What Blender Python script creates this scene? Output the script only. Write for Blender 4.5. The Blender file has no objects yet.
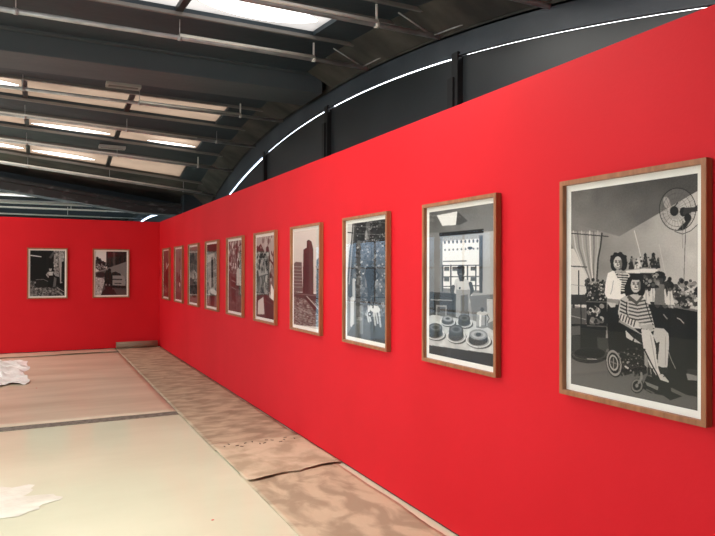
import bpy, bmesh, math, random
import numpy as np
from mathutils import Vector, Matrix
random.seed(7)
S = bpy.context.scene
COL = S.collection

# ------------------------------------------------------------------ camera, sky, light, exposure
cam_d = bpy.data.cameras.new('camera'); cam = bpy.data.objects.new('camera', cam_d); COL.objects.link(cam)
PITCH, ROLL, YAW, FPX = 0.00352, 0.00248, 0.46187, 640.41
fw = Vector((math.sin(YAW)*math.cos(PITCH), math.cos(YAW)*math.cos(PITCH), math.sin(PITCH)))
rt = Vector((math.cos(YAW), -math.sin(YAW), 0)); up = rt.cross(fw)
r2 = rt*math.cos(ROLL) + up*math.sin(ROLL); u2 = -rt*math.sin(ROLL) + up*math.cos(ROLL)
M = Matrix((r2, u2, -fw)).transposed().to_4x4(); M.translation = (0, 0, 1.55)
cam.matrix_world = M
cam_d.sensor_fit = 'HORIZONTAL'; cam_d.sensor_width = 36; cam_d.lens = 36*FPX/715
cam_d.clip_start = 0.05; cam_d.clip_end = 200
S.camera = cam

SKY = 7.0
w = bpy.data.worlds.new('sky'); S.world = w; w.use_nodes = True
nt = w.node_tree; nt.nodes.clear()
bg = nt.nodes.new('ShaderNodeBackground'); out = nt.nodes.new('ShaderNodeOutputWorld')
tc = nt.nodes.new('ShaderNodeTexCoord'); sp = nt.nodes.new('ShaderNodeSeparateXYZ'); cr = nt.nodes.new('ShaderNodeValToRGB')
nt.links.new(tc.outputs['Generated'], sp.inputs[0]); nt.links.new(sp.outputs['Z'], cr.inputs[0])
cr.color_ramp.elements[0].position = 0.0; cr.color_ramp.elements[0].color = (0.12, 0.16, 0.20, 1)
cr.color_ramp.elements[1].position = 0.35; cr.color_ramp.elements[1].color = (0.97, 0.98, 1.0, 1)
e = cr.color_ramp.elements.new(0.04); e.color = (0.26, 0.35, 0.47, 1)
e = cr.color_ramp.elements.new(0.16); e.color = (0.42, 0.50, 0.60, 1)
nt.links.new(cr.outputs[0], bg.inputs[0]); bg.inputs[1].default_value = SKY
nt.links.new(bg.outputs[0], out.inputs[0])
S.view_settings.view_transform = 'Standard'; S.view_settings.look = 'None'
S.view_settings.gamma = 1; S.view_settings.use_curve_mapping = False
S.view_settings.exposure = 0.0

def area_light(name, loc, rot, sx, sy, power, col):
    l = bpy.data.lights.new(name, 'AREA'); l.shape = 'RECTANGLE'; l.size = sx; l.size_y = sy
    l.energy = power; l.color = col
    o = bpy.data.objects.new(name, l); COL.objects.link(o); o.location = loc; o.rotation_euler = rot
    return o
# daylight entering by the long window front on the left
area_light('daylight_left', (-8.85, 0.5, 1.75), (0, math.radians(-90), 0), 2.6, 10, 240, (1, .95, .90))
for _y, _z, _l in ((10.38, 4.0, .9), (12.0, 3.95, .75), (13.53, 3.9, .85)):
    area_light('roof_fill', (-4.35, _y, _z), (0, 0, 0), 7.1, _l, 95, (1, .97, .90))  # area lights added under the left roof panels to brighten the far floor
# area lights added for daylight under the two roof openings overhead, out of the picture
area_light('roof_fill', (-2.15, 3.16, 3.45), (0, 0, 0), 9.7, .8, 150, (1, .97, .90))
area_light('roof_fill', (-2.15, 4.65, 3.78), (0, 0, 0), 9.7, .8, 150, (1, .97, .90))

# ------------------------------------------------------------------ materials
def mat(name, col, rough=.6, metal=0, spec=.5):
    m = bpy.data.materials.new(name); m.use_nodes = True
    b = m.node_tree.nodes['Principled BSDF']
    b.inputs['Base Color'].default_value = (*col, 1); b.inputs['Roughness'].default_value = rough
    b.inputs['Metallic'].default_value = metal; b.inputs['Specular IOR Level'].default_value = spec
    return m
def noise_mat(name, c1, c2, scale=(4, 4, 4), rough=.6, detail=6, lo=.35, hi=.65, bump=0, bscale=None, spec=.5, metal=0, dist=0, bdist=.02):
    m = mat(name, c1, rough, metal, spec); n = m.node_tree; b = n.nodes['Principled BSDF']
    t = n.nodes.new('ShaderNodeTexCoord'); mp = n.nodes.new('ShaderNodeMapping'); mp.inputs['Scale'].default_value = scale
    no = n.nodes.new('ShaderNodeTexNoise'); no.inputs['Scale'].default_value = 1; no.inputs['Detail'].default_value = detail
    no.inputs['Distortion'].default_value = dist
    r = n.nodes.new('ShaderNodeValToRGB'); r.color_ramp.elements[0].position = lo; r.color_ramp.elements[1].position = hi
    r.color_ramp.elements[0].color = (*c1, 1); r.color_ramp.elements[1].color = (*c2, 1)
    n.links.new(t.outputs['Object'], mp.inputs[0]); n.links.new(mp.outputs[0], no.inputs[0])
    n.links.new(no.outputs[0], r.inputs[0]); n.links.new(r.outputs[0], b.inputs['Base Color'])
    if bump:
        bn = n.nodes.new('ShaderNodeBump'); bn.inputs['Strength'].default_value = bump; bn.inputs['Distance'].default_value = bdist
        n2 = n.nodes.new('ShaderNodeTexNoise'); n2.inputs['Detail'].default_value = 4; n2.inputs['Scale'].default_value = 1
        m2 = n.nodes.new('ShaderNodeMapping'); m2.inputs['Scale'].default_value = bscale or scale
        n.links.new(t.outputs['Object'], m2.inputs[0]); n.links.new(m2.outputs[0], n2.inputs[0])
        n.links.new(n2.outputs[0], bn.inputs['Height']); n.links.new(bn.outputs[0], b.inputs['Normal'])
    return m
RED = noise_mat('red_paint', (.66, .008, .016), (.71, .010, .020), (1.2, 1.2, .9), .62, 3, bump=.12, bscale=(70, 70, 70), spec=.22, bdist=.004)
CONC = noise_mat('dark_painted_concrete', (.023, .037, .048), (.037, .056, .071), (.6, 1.4, 1.4), .6, 6, bump=.25, bscale=(9, 9, 9))
BROWN = noise_mat('stained_concrete', (.030, .032, .030), (.085, .082, .070), (1.5, 2.5, 2.0), .85, 8, bump=.3, bscale=(12, 12, 12))
BEAM = noise_mat('beam_paint', (.062, .080, .092), (.086, .104, .118), (.6, 1.4, 1.4), .6, 6, bump=.2, bscale=(9, 9, 9))
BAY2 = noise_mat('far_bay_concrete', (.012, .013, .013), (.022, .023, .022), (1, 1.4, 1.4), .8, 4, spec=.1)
ARCHM = noise_mat('arch_paint', (.040, .050, .062), (.064, .078, .094), (1.3, 1.3, 1.3), .5, 5, bump=.12, bscale=(14, 14, 14))
DARK = noise_mat('dark_infill_panel', (.019, .023, .026), (.028, .033, .037), (.8, .8, .8), .42, 3)
BLACK = mat('black_metal', (.008, .008, .009), .5)
STEEL = noise_mat('galvanised_pipe', (.36, .36, .37), (.55, .55, .56), (6, 20, 20), .42, 4, metal=.3)
RAIL = mat('skylight_rail', (.22, .21, .20), .5, .3)
WHITE = mat('white_conduit', (.80, .78, .74), .45)
DULLW = mat('dull_white_metal', (.42, .41, .39), .55)
WOOD = noise_mat('framing_wood', (.27, .098, .040), (.42, .170, .072), (45, 45, 5), .5, 6, lo=.3, hi=.7)
MAT_W = mat('white_mount', (.92, .89, .82), .7)
KRAFT = noise_mat('mottled_kraft_paper', (.37, .285, .195), (.56, .445, .31), (5.5, 3.6, 2), .72, 11, lo=.42, hi=.58, bump=.35, bscale=(5, 5, 5), spec=.25, dist=.5)
KRAFT2 = noise_mat('old_kraft_paper', (.31, .230, .155), (.52, .405, .28), (4.0, 8, 2), .7, 11, lo=.38, hi=.62, bump=.35, bscale=(6, 6, 6), spec=.3, dist=.4)
KRAFT3 = noise_mat('lighter_kraft_paper', (.42, .325, .22), (.62, .50, .355), (4.5, 4, 2), .72, 11, lo=.40, hi=.60, bump=.4, bscale=(7, 7, 7), spec=.25, dist=.3)
SHEET = noise_mat('tan_protective_sheet', (.54, .44, .32), (.70, .59, .45), (.5, 2.4, 1), .30, 4, bump=.30, bscale=(1.1, 4.5, 1), spec=.45)
FLOORM = noise_mat('cream_plastic_floor', (.66, .66, .49), (.74, .74, .56), (.7, .7, .7), .13, 3, bump=.10, bscale=(2.5, 4, 1), spec=.5)
SCREED = noise_mat('dark_screed', (.10, .08, .062), (.24, .20, .16), (20, 30, 20), .8, 6)
PALE = mat('pale_floor', (.62, .55, .42), .5)
POLY = noise_mat('white_polythene', (.86, .84, .80), (.95, .94, .92), (6, 6, 6), .32, 4, bump=.4, bscale=(16, 16, 16))
ROLLM = noise_mat('grey_brown_paper_roll', (.22, .15, .10), (.33, .235, .16), (3, 14, 14), .7, 4)
COREM = mat('roll_core', (.10, .07, .05), .8)
FABR = mat('window_frame_paint', (.03, .03, .033), .5)

def translucent(name, col, warm_dirt=True):
    m = bpy.data.materials.new(name); m.use_nodes = True; n = m.node_tree; n.nodes.clear()
    o = n.nodes.new('ShaderNodeOutputMaterial'); t = n.nodes.new('ShaderNodeBsdfTranslucent'); d = n.nodes.new('ShaderNodeBsdfDiffuse')
    mx = n.nodes.new('ShaderNodeMixShader'); mx.inputs[0].default_value = .3
    tc = n.nodes.new('ShaderNodeTexCoord'); mp = n.nodes.new('ShaderNodeMapping'); mp.inputs['Scale'].default_value = (1.2, 3, 1)
    no = n.nodes.new('ShaderNodeTexNoise'); no.inputs['Scale'].default_value = 1; no.inputs['Detail'].default_value = 5
    r = n.nodes.new('ShaderNodeValToRGB'); r.color_ramp.elements[0].position = .35; r.color_ramp.elements[1].position = .7
    r.color_ramp.elements[0].color = (*[c*.82 for c in col], 1); r.color_ramp.elements[1].color = (*[min(1, c*1.2) for c in col], 1)
    n.links.new(tc.outputs['Object'], mp.inputs[0]); n.links.new(mp.outputs[0], no.inputs[0]); n.links.new(no.outputs[0], r.inputs[0])
    n.links.new(r.outputs[0], t.inputs[0]); d.inputs[0].default_value = (.45, .38, .32, 1)
    n.links.new(t.outputs[0], mx.inputs[1]); n.links.new(d.outputs[0], mx.inputs[2]); n.links.new(mx.outputs[0], o.inputs[0])
    return m
PANE = translucent('tan_translucent_sheet', (.115, .082, .058))
PANE_B = translucent('pale_translucent_sheet', (.20, .19, .18))
def emis(name, col, s):
    m = bpy.data.materials.new(name); m.use_nodes = True; b = m.node_tree.nodes['Principled BSDF']
    b.inputs['Emission Color'].default_value = (*col, 1); b.inputs['Emission Strength'].default_value = s
    b.inputs['Base Color'].default_value = (.8, .8, .8, 1)
    return m
GLOW = emis('streak_glow', (1, .97, .92), 3.2)
def glass_mat(name, tint=(1, 1, 1)):
    m = bpy.data.materials.new(name); m.use_nodes = True; n = m.node_tree; n.nodes.clear()
    o = n.nodes.new('ShaderNodeOutputMaterial'); t = n.nodes.new('ShaderNodeBsdfTransparent'); t.inputs[0].default_value = (*tint, 1)
    g = n.nodes.new('ShaderNodeBsdfGlossy'); g.inputs['Roughness'].default_value = .01
    f = n.nodes.new('ShaderNodeFresnel'); f.inputs[0].default_value = 1.5
    ge = n.nodes.new('ShaderNodeNewGeometry'); mr = n.nodes.new('ShaderNodeMapRange'); mr.inputs[3].default_value = 1.5; mr.inputs[4].default_value = 1/1.5
    n.links.new(ge.outputs['Backfacing'], mr.inputs[0]); n.links.new(mr.outputs[0], f.inputs[0])
    mx = n.nodes.new('ShaderNodeMixShader')
    n.links.new(f.outputs[0], mx.inputs[0]); n.links.new(t.outputs[0], mx.inputs[1]); n.links.new(g.outputs[0], mx.inputs[2]); n.links.new(mx.outputs[0], o.inputs[0])
    return m
GLASS = glass_mat('picture_glass'); GLASS_W = glass_mat('window_glass', (.9, .95, .97))

# ------------------------------------------------------------------ mesh helpers
def link(name, me, m, parent=None):
    o = bpy.data.objects.new(name, me); COL.objects.link(o)
    if m and not me.materials: me.materials.append(m)
    if parent: o.parent = parent
    return o
def from_bm(name, bm, m, parent=None, smooth=False, bevel=0, loc=None):
    if bevel: bmesh.ops.bevel(bm, geom=list(bm.edges), offset=bevel, segments=2, affect='EDGES', clamp_overlap=True)
    bmesh.ops.recalc_face_normals(bm, faces=bm.faces)
    if smooth:
        for f in bm.faces: f.smooth = True
    me = bpy.data.meshes.new(name); bm.to_mesh(me); bm.free()
    o = link(name, me, m, parent)
    if loc: o.location = loc
    return o
def box(bm, x0, x1, y0, y1, z0, z1):
    v = [bm.verts.new(p) for p in [(x0,y0,z0),(x1,y0,z0),(x1,y1,z0),(x0,y1,z0),(x0,y0,z1),(x1,y0,z1),(x1,y1,z1),(x0,y1,z1)]]
    for f in ((0,3,2,1),(4,5,6,7),(0,1,5,4),(1,2,6,5),(2,3,7,6),(3,0,4,7)): bm.faces.new([v[i] for i in f])
def hexa(bm, p):
    v = [bm.verts.new(q) for q in p]
    for f in ((0,3,2,1),(4,5,6,7),(0,1,5,4),(1,2,6,5),(2,3,7,6),(3,0,4,7)): bm.faces.new([v[i] for i in f])
def tube(bm, a, b, r, n=10, cap=True):
    a = Vector(a); b = Vector(b); d = (b-a).normalized()
    s = d.cross(Vector((0,0,1)));  s = s.normalized() if s.length > 1e-3 else Vector((1,0,0)); t = d.cross(s)
    A = []; B = []
    for i in range(n):
        an = 2*math.pi*i/n; o = s*math.cos(an)*r + t*math.sin(an)*r
        A.append(bm.verts.new(a+o)); B.append(bm.verts.new(b+o))
    for i in range(n): f = bm.faces.new((A[i], A[(i+1)%n], B[(i+1)%n], B[i])); f.smooth = True
    if cap: bm.faces.new(A[::-1]); bm.faces.new(B)
def B_(name, m, *a, parent=None, bevel=0):
    bm = bmesh.new(); box(bm, *a); return from_bm(name, bm, m, parent, bevel=bevel)
def struct(o): o['kind'] = 'structure'; return o
def tag(o, label, cat, group=None, kind=None):
    o['label'] = label; o['category'] = cat
    if group: o['group'] = group
    if kind: o['kind'] = kind
    return o
def empty(name, loc, label=None, cat=None, group=None):
    o = bpy.data.objects.new(name, None); COL.objects.link(o); o.location = loc; o.empty_display_size = .1
    if label: tag(o, label, cat, group)
    return o
def smooth_grid(name, fx, nx, ny, m, thick=0, parent=None, smooth=True):
    """fx(i/nx, j/ny) -> point; a sheet, given a thickness downwards"""
    bm = bmesh.new()
    T = [[bm.verts.new(fx(i/nx, j/ny)) for j in range(ny+1)] for i in range(nx+1)]
    for i in range(nx):
        for j in range(ny):
            f = bm.faces.new((T[i][j], T[i+1][j], T[i+1][j+1], T[i][j+1])); f.smooth = smooth
    if thick:
        Bv = [[bm.verts.new(Vector(T[i][j].co) + Vector((0,0,thick))) for j in range(ny+1)] for i in range(nx+1)]
        for i in range(nx):
            for j in range(ny): bm.faces.new((Bv[i][j], Bv[i][j+1], Bv[i+1][j+1], Bv[i+1][j]))
        for i in range(nx):
            bm.faces.new((T[i][0], Bv[i][0], Bv[i+1][0], T[i+1][0])); bm.faces.new((T[i][ny], T[i+1][ny], Bv[i+1][ny], Bv[i][ny]))
        for j in range(ny):
            bm.faces.new((T[0][j], T[0][j+1], Bv[0][j+1], Bv[0][j])); bm.faces.new((T[nx][j], Bv[nx][j], Bv[nx][j+1], T[nx][j+1]))
    return from_bm(name, bm, m, parent)

# ------------------------------------------------------------------ dimensions
WX, WY, WH = 2.19, 13.408, 2.518          # red walls
AX = 3.5                                   # plane of the roof arches
XL, Y0, Y1 = -9.0, -6.0, 30.0

# floor and red walls
struct(B_('floor', FLOORM, XL, 3.7, Y0, Y1, -.2, 0))
struct(B_('wall_right', RED, WX, WX+.12, Y0, WY+.12, .012, WH, bevel=.002))
struct(B_('wall_back', RED, -1.3, WX-.001, WY, WY+.12, .012, WH-.002, bevel=.002))
struct(B_('baseboard_right', BLACK, WX+.008, WX+.11, Y0, WY, -.001, .013))
struct(B_('baseboard_back', BLACK, -1.29, WX, WY+.006, WY+.11, -.001, .013))

# window fronts of the hall (left side, far end, behind the camera)
def window_front(name, axis, pos, a0, a1, z0, z1, step, sill_h=.0):
    bm = bmesh.new(); g = bmesh.new()
    def bb(m, u0, u1, za, zb, t=.05):
        if axis == 'x': box(m, pos-t, pos+t, u0, u1, za, zb)
        else: box(m, u0, u1, pos-t, pos+t, za, zb)
    n = round((a1-a0)/step)
    for i in range(n+1):
        c = a0+(a1-a0)*i/n; bb(bm, c-.06, c+.06, 0, z1, .09)
        if i < n: bb(bm, c+step/2-.02, c+step/2+.02, z0, z1, .035)
    for z in (z0, (z0+z1)*.55, z1-.05): bb(bm, a0, a1, z-.03, z+.03, .045)
    bb(g, a0, a1, z0, z1, .004)
    o = struct(from_bm(name, bm, FABR)); from_bm('window_glass', g, GLASS_W, o)
    return o
window_front('window_1', 'x', XL, Y0, 6, .10, 2.9, 3.0)
window_front('window_11', 'x', XL, 13.5, Y1, .10, 2.9, 3.3)
struct(B_('wall_left_middle', CONC, XL-.1, XL+.1, 6.1, 13.4, 0, 2.9))
window_front('window_2', 'y', Y1, XL, AX, .10, 2.8, 2.5)
struct(B_('wall_left', CONC, XL-.1, XL+.1, Y0, Y1, 2.9, 4.7))
struct(B_('wall_front', CONC, XL, AX, Y0-.1, Y0+.1, 0, 3.35))
struct(B_('wall_far', CONC, XL, AX, Y1-.1, Y1+.1, 2.8, 4.7))

# ------------------------------------------------------------------ roof
PY = [2.25, 3.74, 5.24, 6.76, 9.73, 11.21, 12.68, 14.1]
PZR = [3.30, 3.58, 3.83, 3.955, 3.94, 3.78, 3.545, 3.20]      # height at the arch
TIL = [0, 0, 0, 0, .012, .038, .060, .098]                    # rise per metre away from the arch
def interp(y, xs, vs):
    if y <= xs[0]: return vs[0] + (vs[1]-vs[0])/(xs[1]-xs[0])*(y-xs[0])
    if y >= xs[-1]: return vs[-1] + (vs[-1]-vs[-2])/(xs[-1]-xs[-2])*(y-xs[-1])
    for i in range(len(xs)-1):
        if y <= xs[i+1]: t = (y-xs[i])/(xs[i+1]-xs[i]); return vs[i]*(1-t)+vs[i+1]*t
def pipe_z(x, y):
    t = max(0, interp(y, PY, TIL)); return interp(y, PY, PZR) + t*(AX-max(x, -1.2))
def soffit(x, y): return pipe_z(x, y) + .20
def slab(name, x0, x1, y0, y1, m=CONC, dz=0, th=.10, parent=None):
    nx = 6 if x1-x0 > 2 else 2; ny = max(1, round((y1-y0)/.5))
    xs = sorted(set([x0 + (x1-x0)*i/nx for i in range(nx+1)] + ([-1.2] if x0 < -1.2 < x1 else [])))
    n = len(xs)-1
    def fx(u, v): x = xs[round(u*n)]; y = y0+(y1-y0)*v; return (x, y, soffit(x, y)+dz)
    return smooth_grid(name, fx, n, ny, m, th, parent, smooth=False)
SK = [(2.72, 3.6), (4.2, 5.1), (5.62, 6.55), (9.87, 10.9), (11.6, 12.4), (13.06, 14.0)]
SKX = 2.70
edges = [.9] + [v for s in SK for v in s] + [15.6]
k = 0
ceil = empty('ceiling', (0, 7, 4)); struct(ceil)
for i in range(0, len(edges), 2):
    if edges[i] == 6.55:
        for ya, yb, dz in ((6.55, 8.72, 0), (8.66, 9.42, .34), (9.42, 9.87, 0)):
            slab('ceiling_slab', XL, AX, ya, yb, CONC, dz, .5 if dz == 0 and ya > 9 else .10, parent=ceil).location = (0, -7, -4)
        o = B_('ceiling_slab', CONC, XL, AX, 8.62, 8.70, 4.2, 4.7, parent=ceil); o.location = (0, -7, -4)
        continue
    slab('ceiling_slab', XL, AX, edges[i], edges[i+1], BROWN if edges[i] > 13.9 else CONC, parent=ceil).location = (0, -7, -4)
for a, b in SK: slab('ceiling_slab', SKX, AX, a, b, parent=ceil).location = (0, -7, -4)
o = B_('ceiling_slab', CONC, XL, AX+.1, Y0, .9, 3.35, 3.5, parent=ceil); o.location = (0, -7, -4)
for n, (a, b) in enumerate(SK):
    wn = struct(empty('window_%d' % (n+3), (0, a, 4)))
    def part(name, x0, x1, y0, y1, m, dz, th):
        p = slab(name, x0, x1, y0, y1, m, dz, th, wn); p.location = (0, -a, -4)
    part('translucent_sheet', XL, SKX, a, b, PANE if n > 2 else PANE_B, .05, 0)
    for c in [x for x in (-7.7, -6.2, -4.7, -3.2, -1.7, -.19, 1.25)]: part('divider', c-.035, c+.035, a, b, BLACK, .0, .05)
    for y in (a, b): part('edge_rail', XL, 3.25, y-.022, y+.022, RAIL, -.035, .035)

# emissive spindles added to give the bright streaks on the sheets
def glow_streak(x0, x1, yf, n, label, r=.05):
    a, b = SK[n]; y = a+(b-a)*yf; bm = bmesh.new(); N = 28
    rings = []
    for i in range(N+1):
        t = i/N; x = x0+(x1-x0)*t; rr = r*max(.02, math.sin(math.pi*t))**.6; z = soffit(x, y) - .03
        rings.append([bm.verts.new((x, y+rr*1.6*math.cos(q), z+rr*.45*math.sin(q))) for q in [2*math.pi*k/10 for k in range(10)]])
    for i in range(N):
        for k in range(10): f = bm.faces.new((rings[i][k], rings[i][(k+1)%10], rings[i+1][(k+1)%10], rings[i+1][k])); f.smooth = True
    bm.faces.new(rings[0][::-1]); bm.faces.new(rings[-1])
    tag(from_bm('glow_streak', bm, GLOW), label, 'lamp', 'added glowing streaks along the roof panels')
glow_streak(1.30, 2.50, .35, 2, 'long added white glow streak on the pale roof panel nearest the camera', .12)
glow_streak(-1.9, -.26, .30, 3, 'added white glow streak at the left edge, foremost tan roof panel row', .10)
glow_streak(-.12, 1.12, .55, 4, 'long added white glow streak on the middle row of tan roof panels, left end', .055)
glow_streak(1.75, 2.62, .62, 4, 'short added white glow streak near the right end of the middle tan roof panels', .04)
glow_streak(-.12, .98, .55, 5, 'long added white glow streak on the last tan roof panel row above the rear beam', .06)
glow_streak(-1.5, -.26, .50, 5, 'added white glow streak cut by the left edge on the last tan roof panel row', .06)

# beams
bm = bmesh.new()
box(bm, XL, 3.40, 7.9, 8.6, 3.92, 4.14)
hexa(bm, [(3.38,7.9,3.94),(3.49,8.05,4.02),(3.49,8.45,4.02),(3.38,8.6,3.94),(3.38,7.9,4.14),(3.49,8.05,4.14),(3.49,8.45,4.14),(3.38,8.6,4.14)])
box(bm, XL, 3.49, 7.82, 8.68, 4.14, 4.30)
struct(from_bm('roof_beam', bm, BEAM, bevel=.006))
bm = bmesh.new()
def bz(x): return 3.20 - .135*(x+.72) if x > -.72 else 3.20
for x0, x1 in ((XL, -.72), (-.72, 2.0), (2.0, 3.45)):
    a, b = bz(x0), bz(min(x1, 2.2))
    for (ya, yb, za, zb) in ((15.0, 15.5, 0, .26), (14.93, 15.57, .17, .23)):
        hexa(bm, [(x0,ya,a+za),(x1,ya,b+za),(x1,yb,b+za),(x0,yb,a+za),(x0,ya,a+zb),(x1,ya,b+zb),(x1,yb,b+zb),(x0,yb,a+zb)])
struct(from_bm('roof_beam', bm, noise_mat('speckled_beam', (.03, .032, .034), (.16, .165, .165), (5, 9, 9), .6, 8, lo=.56, hi=.74), bevel=.004))
# wall above the rear beam that closes the bay
struct(smooth_grid('trim_1', lambda u, v: (XL+(AX-XL)*u, 15.5, bz(min(XL+(AX-XL)*u, 2.2))+.2 + v*.75), 24, 1, CONC))

# arches
def arch(name, f_lo, f_hi, y0, y1, m, x0=AX, x1=AX+.03, n=60):
    bm = bmesh.new(); P = []
    for i in range(n+1):
        y = y0+(y1-y0)*i/n
        P.append([bm.verts.new(q) for q in ((x0,y,f_lo(y)),(x1,y,f_lo(y)),(x1,y,f_hi(y)),(x0,y,f_hi(y)))])
    for i in range(n):
        for j in range(4): f = bm.faces.new((P[i][j], P[i+1][j], P[i+1][(j+1)%4], P[i][(j+1)%4]))
    bm.faces.new(P[0]); bm.faces.new(P[-1][::-1])
    return struct(from_bm(name, bm, m))
def alo(y): d = y-7.9; return 3.745 - (.0232 if d > 0 else .0215)*d*d - (.00035*max(0, d-2)**3)
def ahi(y): return alo(y) + .22 + .13*min(1, max(0, (y-8)/4))
arch('roof_arch', alo, ahi, .6, 15.2, ARCHM)
arch('roof_arch_web', lambda y: ahi(y)-.02, lambda y: ahi(y)+.75, .6, 15.2, BROWN, AX+.0, AX+.12)
for ya, yb in ((.95, 7.8), (8.7, 14.8)):
    struct(smooth_grid('roof_haunch', lambda u, v: (3.14+.345*v, ya+(yb-ya)*u, soffit(3.14+.345*v, ya+(yb-ya)*u)*(1-v)+(ahi(ya+(yb-ya)*u)+.02)*v), 30, 1, BROWN, .05, smooth=False))
def blo(y): return 3.47 - .0105*(y-24)**2
arch('roof_arch', blo, lambda y: blo(y)+.30, 15.6, Y1, ARCHM)
arch('roof_arch_web', lambda y: blo(y)+.28, lambda y: blo(y)+.9, 15.6, Y1, BROWN, AX+.0, AX+.12)
# arch lip, a thin rounded flange along the lower edge
arch('trim_2', lambda y: alo(y)+.0, lambda y: alo(y)+.012, .6, 15.2, ARCHM, AX-.012, AX+.004)
# dark infill below the arch: a daylight slit stays open between them
def infill(name, lo, y0, y1, gap, n=14):
    ys = [y0+(y1-y0)*i/n for i in range(n+1)]; bm = bmesh.new()
    A = [[bm.verts.new((x, y, z)) for x, z in ((AX+.032, 0), (AX+.05, 0), (AX+.05, lo(y)-gap), (AX+.032, lo(y)-gap))] for y in ys]
    for i in range(n):
        for j in range(4): bm.faces.new((A[i][j], A[i+1][j], A[i+1][(j+1)%4], A[i][(j+1)%4]))
    bm.faces.new(A[0]); bm.faces.new(A[-1][::-1])
    return struct(from_bm(name, bm, DARK))
for n, (a, b, g) in enumerate([(.6, 4.95, .002), (4.95, 7.95, .010), (7.95, 10.65, .010), (10.65, 13.6, .035), (13.6, 15.3, .02)]):
    infill('wall_panel_%d' % (n+1), alo, a, b, g)
infill('wall_panel_6', blo, 15.6, Y1, .07)
for n, (y, wd) in enumerate(((1.95, .10), (4.95, .10), (7.95, .10), (10.65, .07), (13.6, .10))):
    bm = bmesh.new(); box(bm, AX-.03, AX+.08, y-wd/2, y+wd/2, 0, alo(y)+.03)
    if n < 3: box(bm, AX-.05, AX+.05, y, y+wd*.9, 0, alo(y)-.20)
    tag(from_bm('steel_post', bm, BLACK, bevel=.004), [
        'black steel post under the arch nearest the camera, beyond the right picture edge',
        'stepped black steel post under the white slit, between the two right-hand dark panels',
        'black steel post where the big ceiling beam meets the arch',
        'slim black post low on the curved arch, left of the beam joint',
        'black steel post at the foot of the arch behind the corner of the red walls'][n], 'post', 'steel posts under the roof arch')
bm = bmesh.new(); box(bm, 2.98, 3.34, 14.85, 15.1, 0, 3.75); box(bm, 2.94, 3.0, 14.82, 15.13, 0, 3.75); box(bm, 3.32, 3.38, 14.82, 15.13, 0, 3.75)
struct(from_bm('column', bm, CONC, bevel=.005))

# second bay behind the rear beam
ceil2 = struct(empty('ceiling', (0, 22, 4)))
def flat(name, m, x0, x1, y0, y1, z0, z1, par=ceil2):
    o = B_(name, m, x0, x1, y0-22, y1-22, z0-4, z1-4, parent=par); return o
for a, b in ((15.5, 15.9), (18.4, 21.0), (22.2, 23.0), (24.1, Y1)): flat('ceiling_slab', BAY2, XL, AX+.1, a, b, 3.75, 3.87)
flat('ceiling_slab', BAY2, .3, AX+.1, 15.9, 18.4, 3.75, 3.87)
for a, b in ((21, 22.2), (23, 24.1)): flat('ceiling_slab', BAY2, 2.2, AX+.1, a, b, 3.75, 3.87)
w9 = struct(empty('window_9', (0, 22, 4)))
flat('clear_sheet', GLASS_W, XL, .3, 15.9, 18.4, 3.80, 3.806, w9)
def sheet(name, m, x0, x1, y0, y1, z, par):
    o = smooth_grid(name, lambda u, v: (x0+(x1-x0)*u, y0+(y1-y0)*v-22, z-4), 1, 1, m, 0, par, False); return o
w10 = struct(empty('window_10', (0, 22, 4))); BR = translucent('bright_sheet', (.15, .14, .12))
sheet('translucent_sheet', BR, XL, 2.2, 21, 22.2, 3.80, w10); sheet('translucent_sheet', BR, XL, 2.2, 23, 24.1, 3.80, w10)

# ------------------------------------------------------------------ ceiling pipes with hangers, and white conduit
PIPE_LABEL = ['galvanised ceiling pipe above and behind the camera side, first of the row',
 'galvanised ceiling pipe close overhead, nearly above the largest framed photograph',
 'galvanised ceiling pipe at the top edge, ending high above the second largest photograph',
 'long bright ceiling pipe in front of the big beam, from the upper left corner',
 'galvanised pipe just beyond the big beam, crossing the first tan roof panels',
 'galvanised pipe crossing the second row of tan roof panels',
 'galvanised pipe crossing the third row of tan roof panels',
 'galvanised pipe lowest and farthest before the speckled rear beam']
for i, y in enumerate(PY):
    x0 = XL+.1
    r = empty('ceiling_pipe', (0, y, 3.5), PIPE_LABEL[i], 'pipe', 'pipes under the front roof')
    bm = bmesh.new()
    pts = [(x0, y, pipe_z(x0, y)), (-1.2, y, pipe_z(-1.2, y)), (AX+.02, y, pipe_z(AX, y))]
    for a, b in zip(pts, pts[1:]): tube(bm, a, b, .024, 12)
    from_bm('pipe', bm, STEEL, r, loc=(0, -y, -3.5))
    for x in (-6.2, -3.2, -.2, 1.3, 2.8):
        zt = soffit(x, y) + (.1 if i > 3 else .12)
        bm = bmesh.new(); thick = (x == 2.8 and i in (2, 3, 4, 6))
        tube(bm, (x, y, pipe_z(x, y)), (x, y, zt), .012 if thick else .005, 8)
        tube(bm, (x-.02, y, pipe_z(x, y)), (x+.02, y, pipe_z(x, y)), .030, 10)
        from_bm('hanger_rod', bm, WHITE if thick else STEEL, r, loc=(0, -y, -3.5))
def conduit(y, x0, x1, label, rise=.2, r=.017):
    bm = bmesh.new(); q = [x0, x1] if x0 > -1.2 else [x0, -1.2, x1]
    for a, b in zip(q, q[1:]): tube(bm, (a, y-.030, pipe_z(a, y)+.020), (b, y-.030, pipe_z(b, y)+.020), r, 8)
    return tag(from_bm('conduit', bm, WHITE), label, 'conduit', 'white conduits clipped on the ceiling pipes')
conduit(6.76, 1.3, 2.8, 'bright white conduit lying on the long pipe in front of the big beam')
conduit(5.24, 1.0, 2.8, 'bright white conduit on the pipe at the top edge, ending at a vertical drop')
conduit(9.73, 1.3, 2.8, 'white conduit on the first pipe beyond the big beam, ending below the beam')
conduit(11.21, -2, 2.45, 'thin white conduit along the pipe of the second tan roof row', r=.013)
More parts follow.
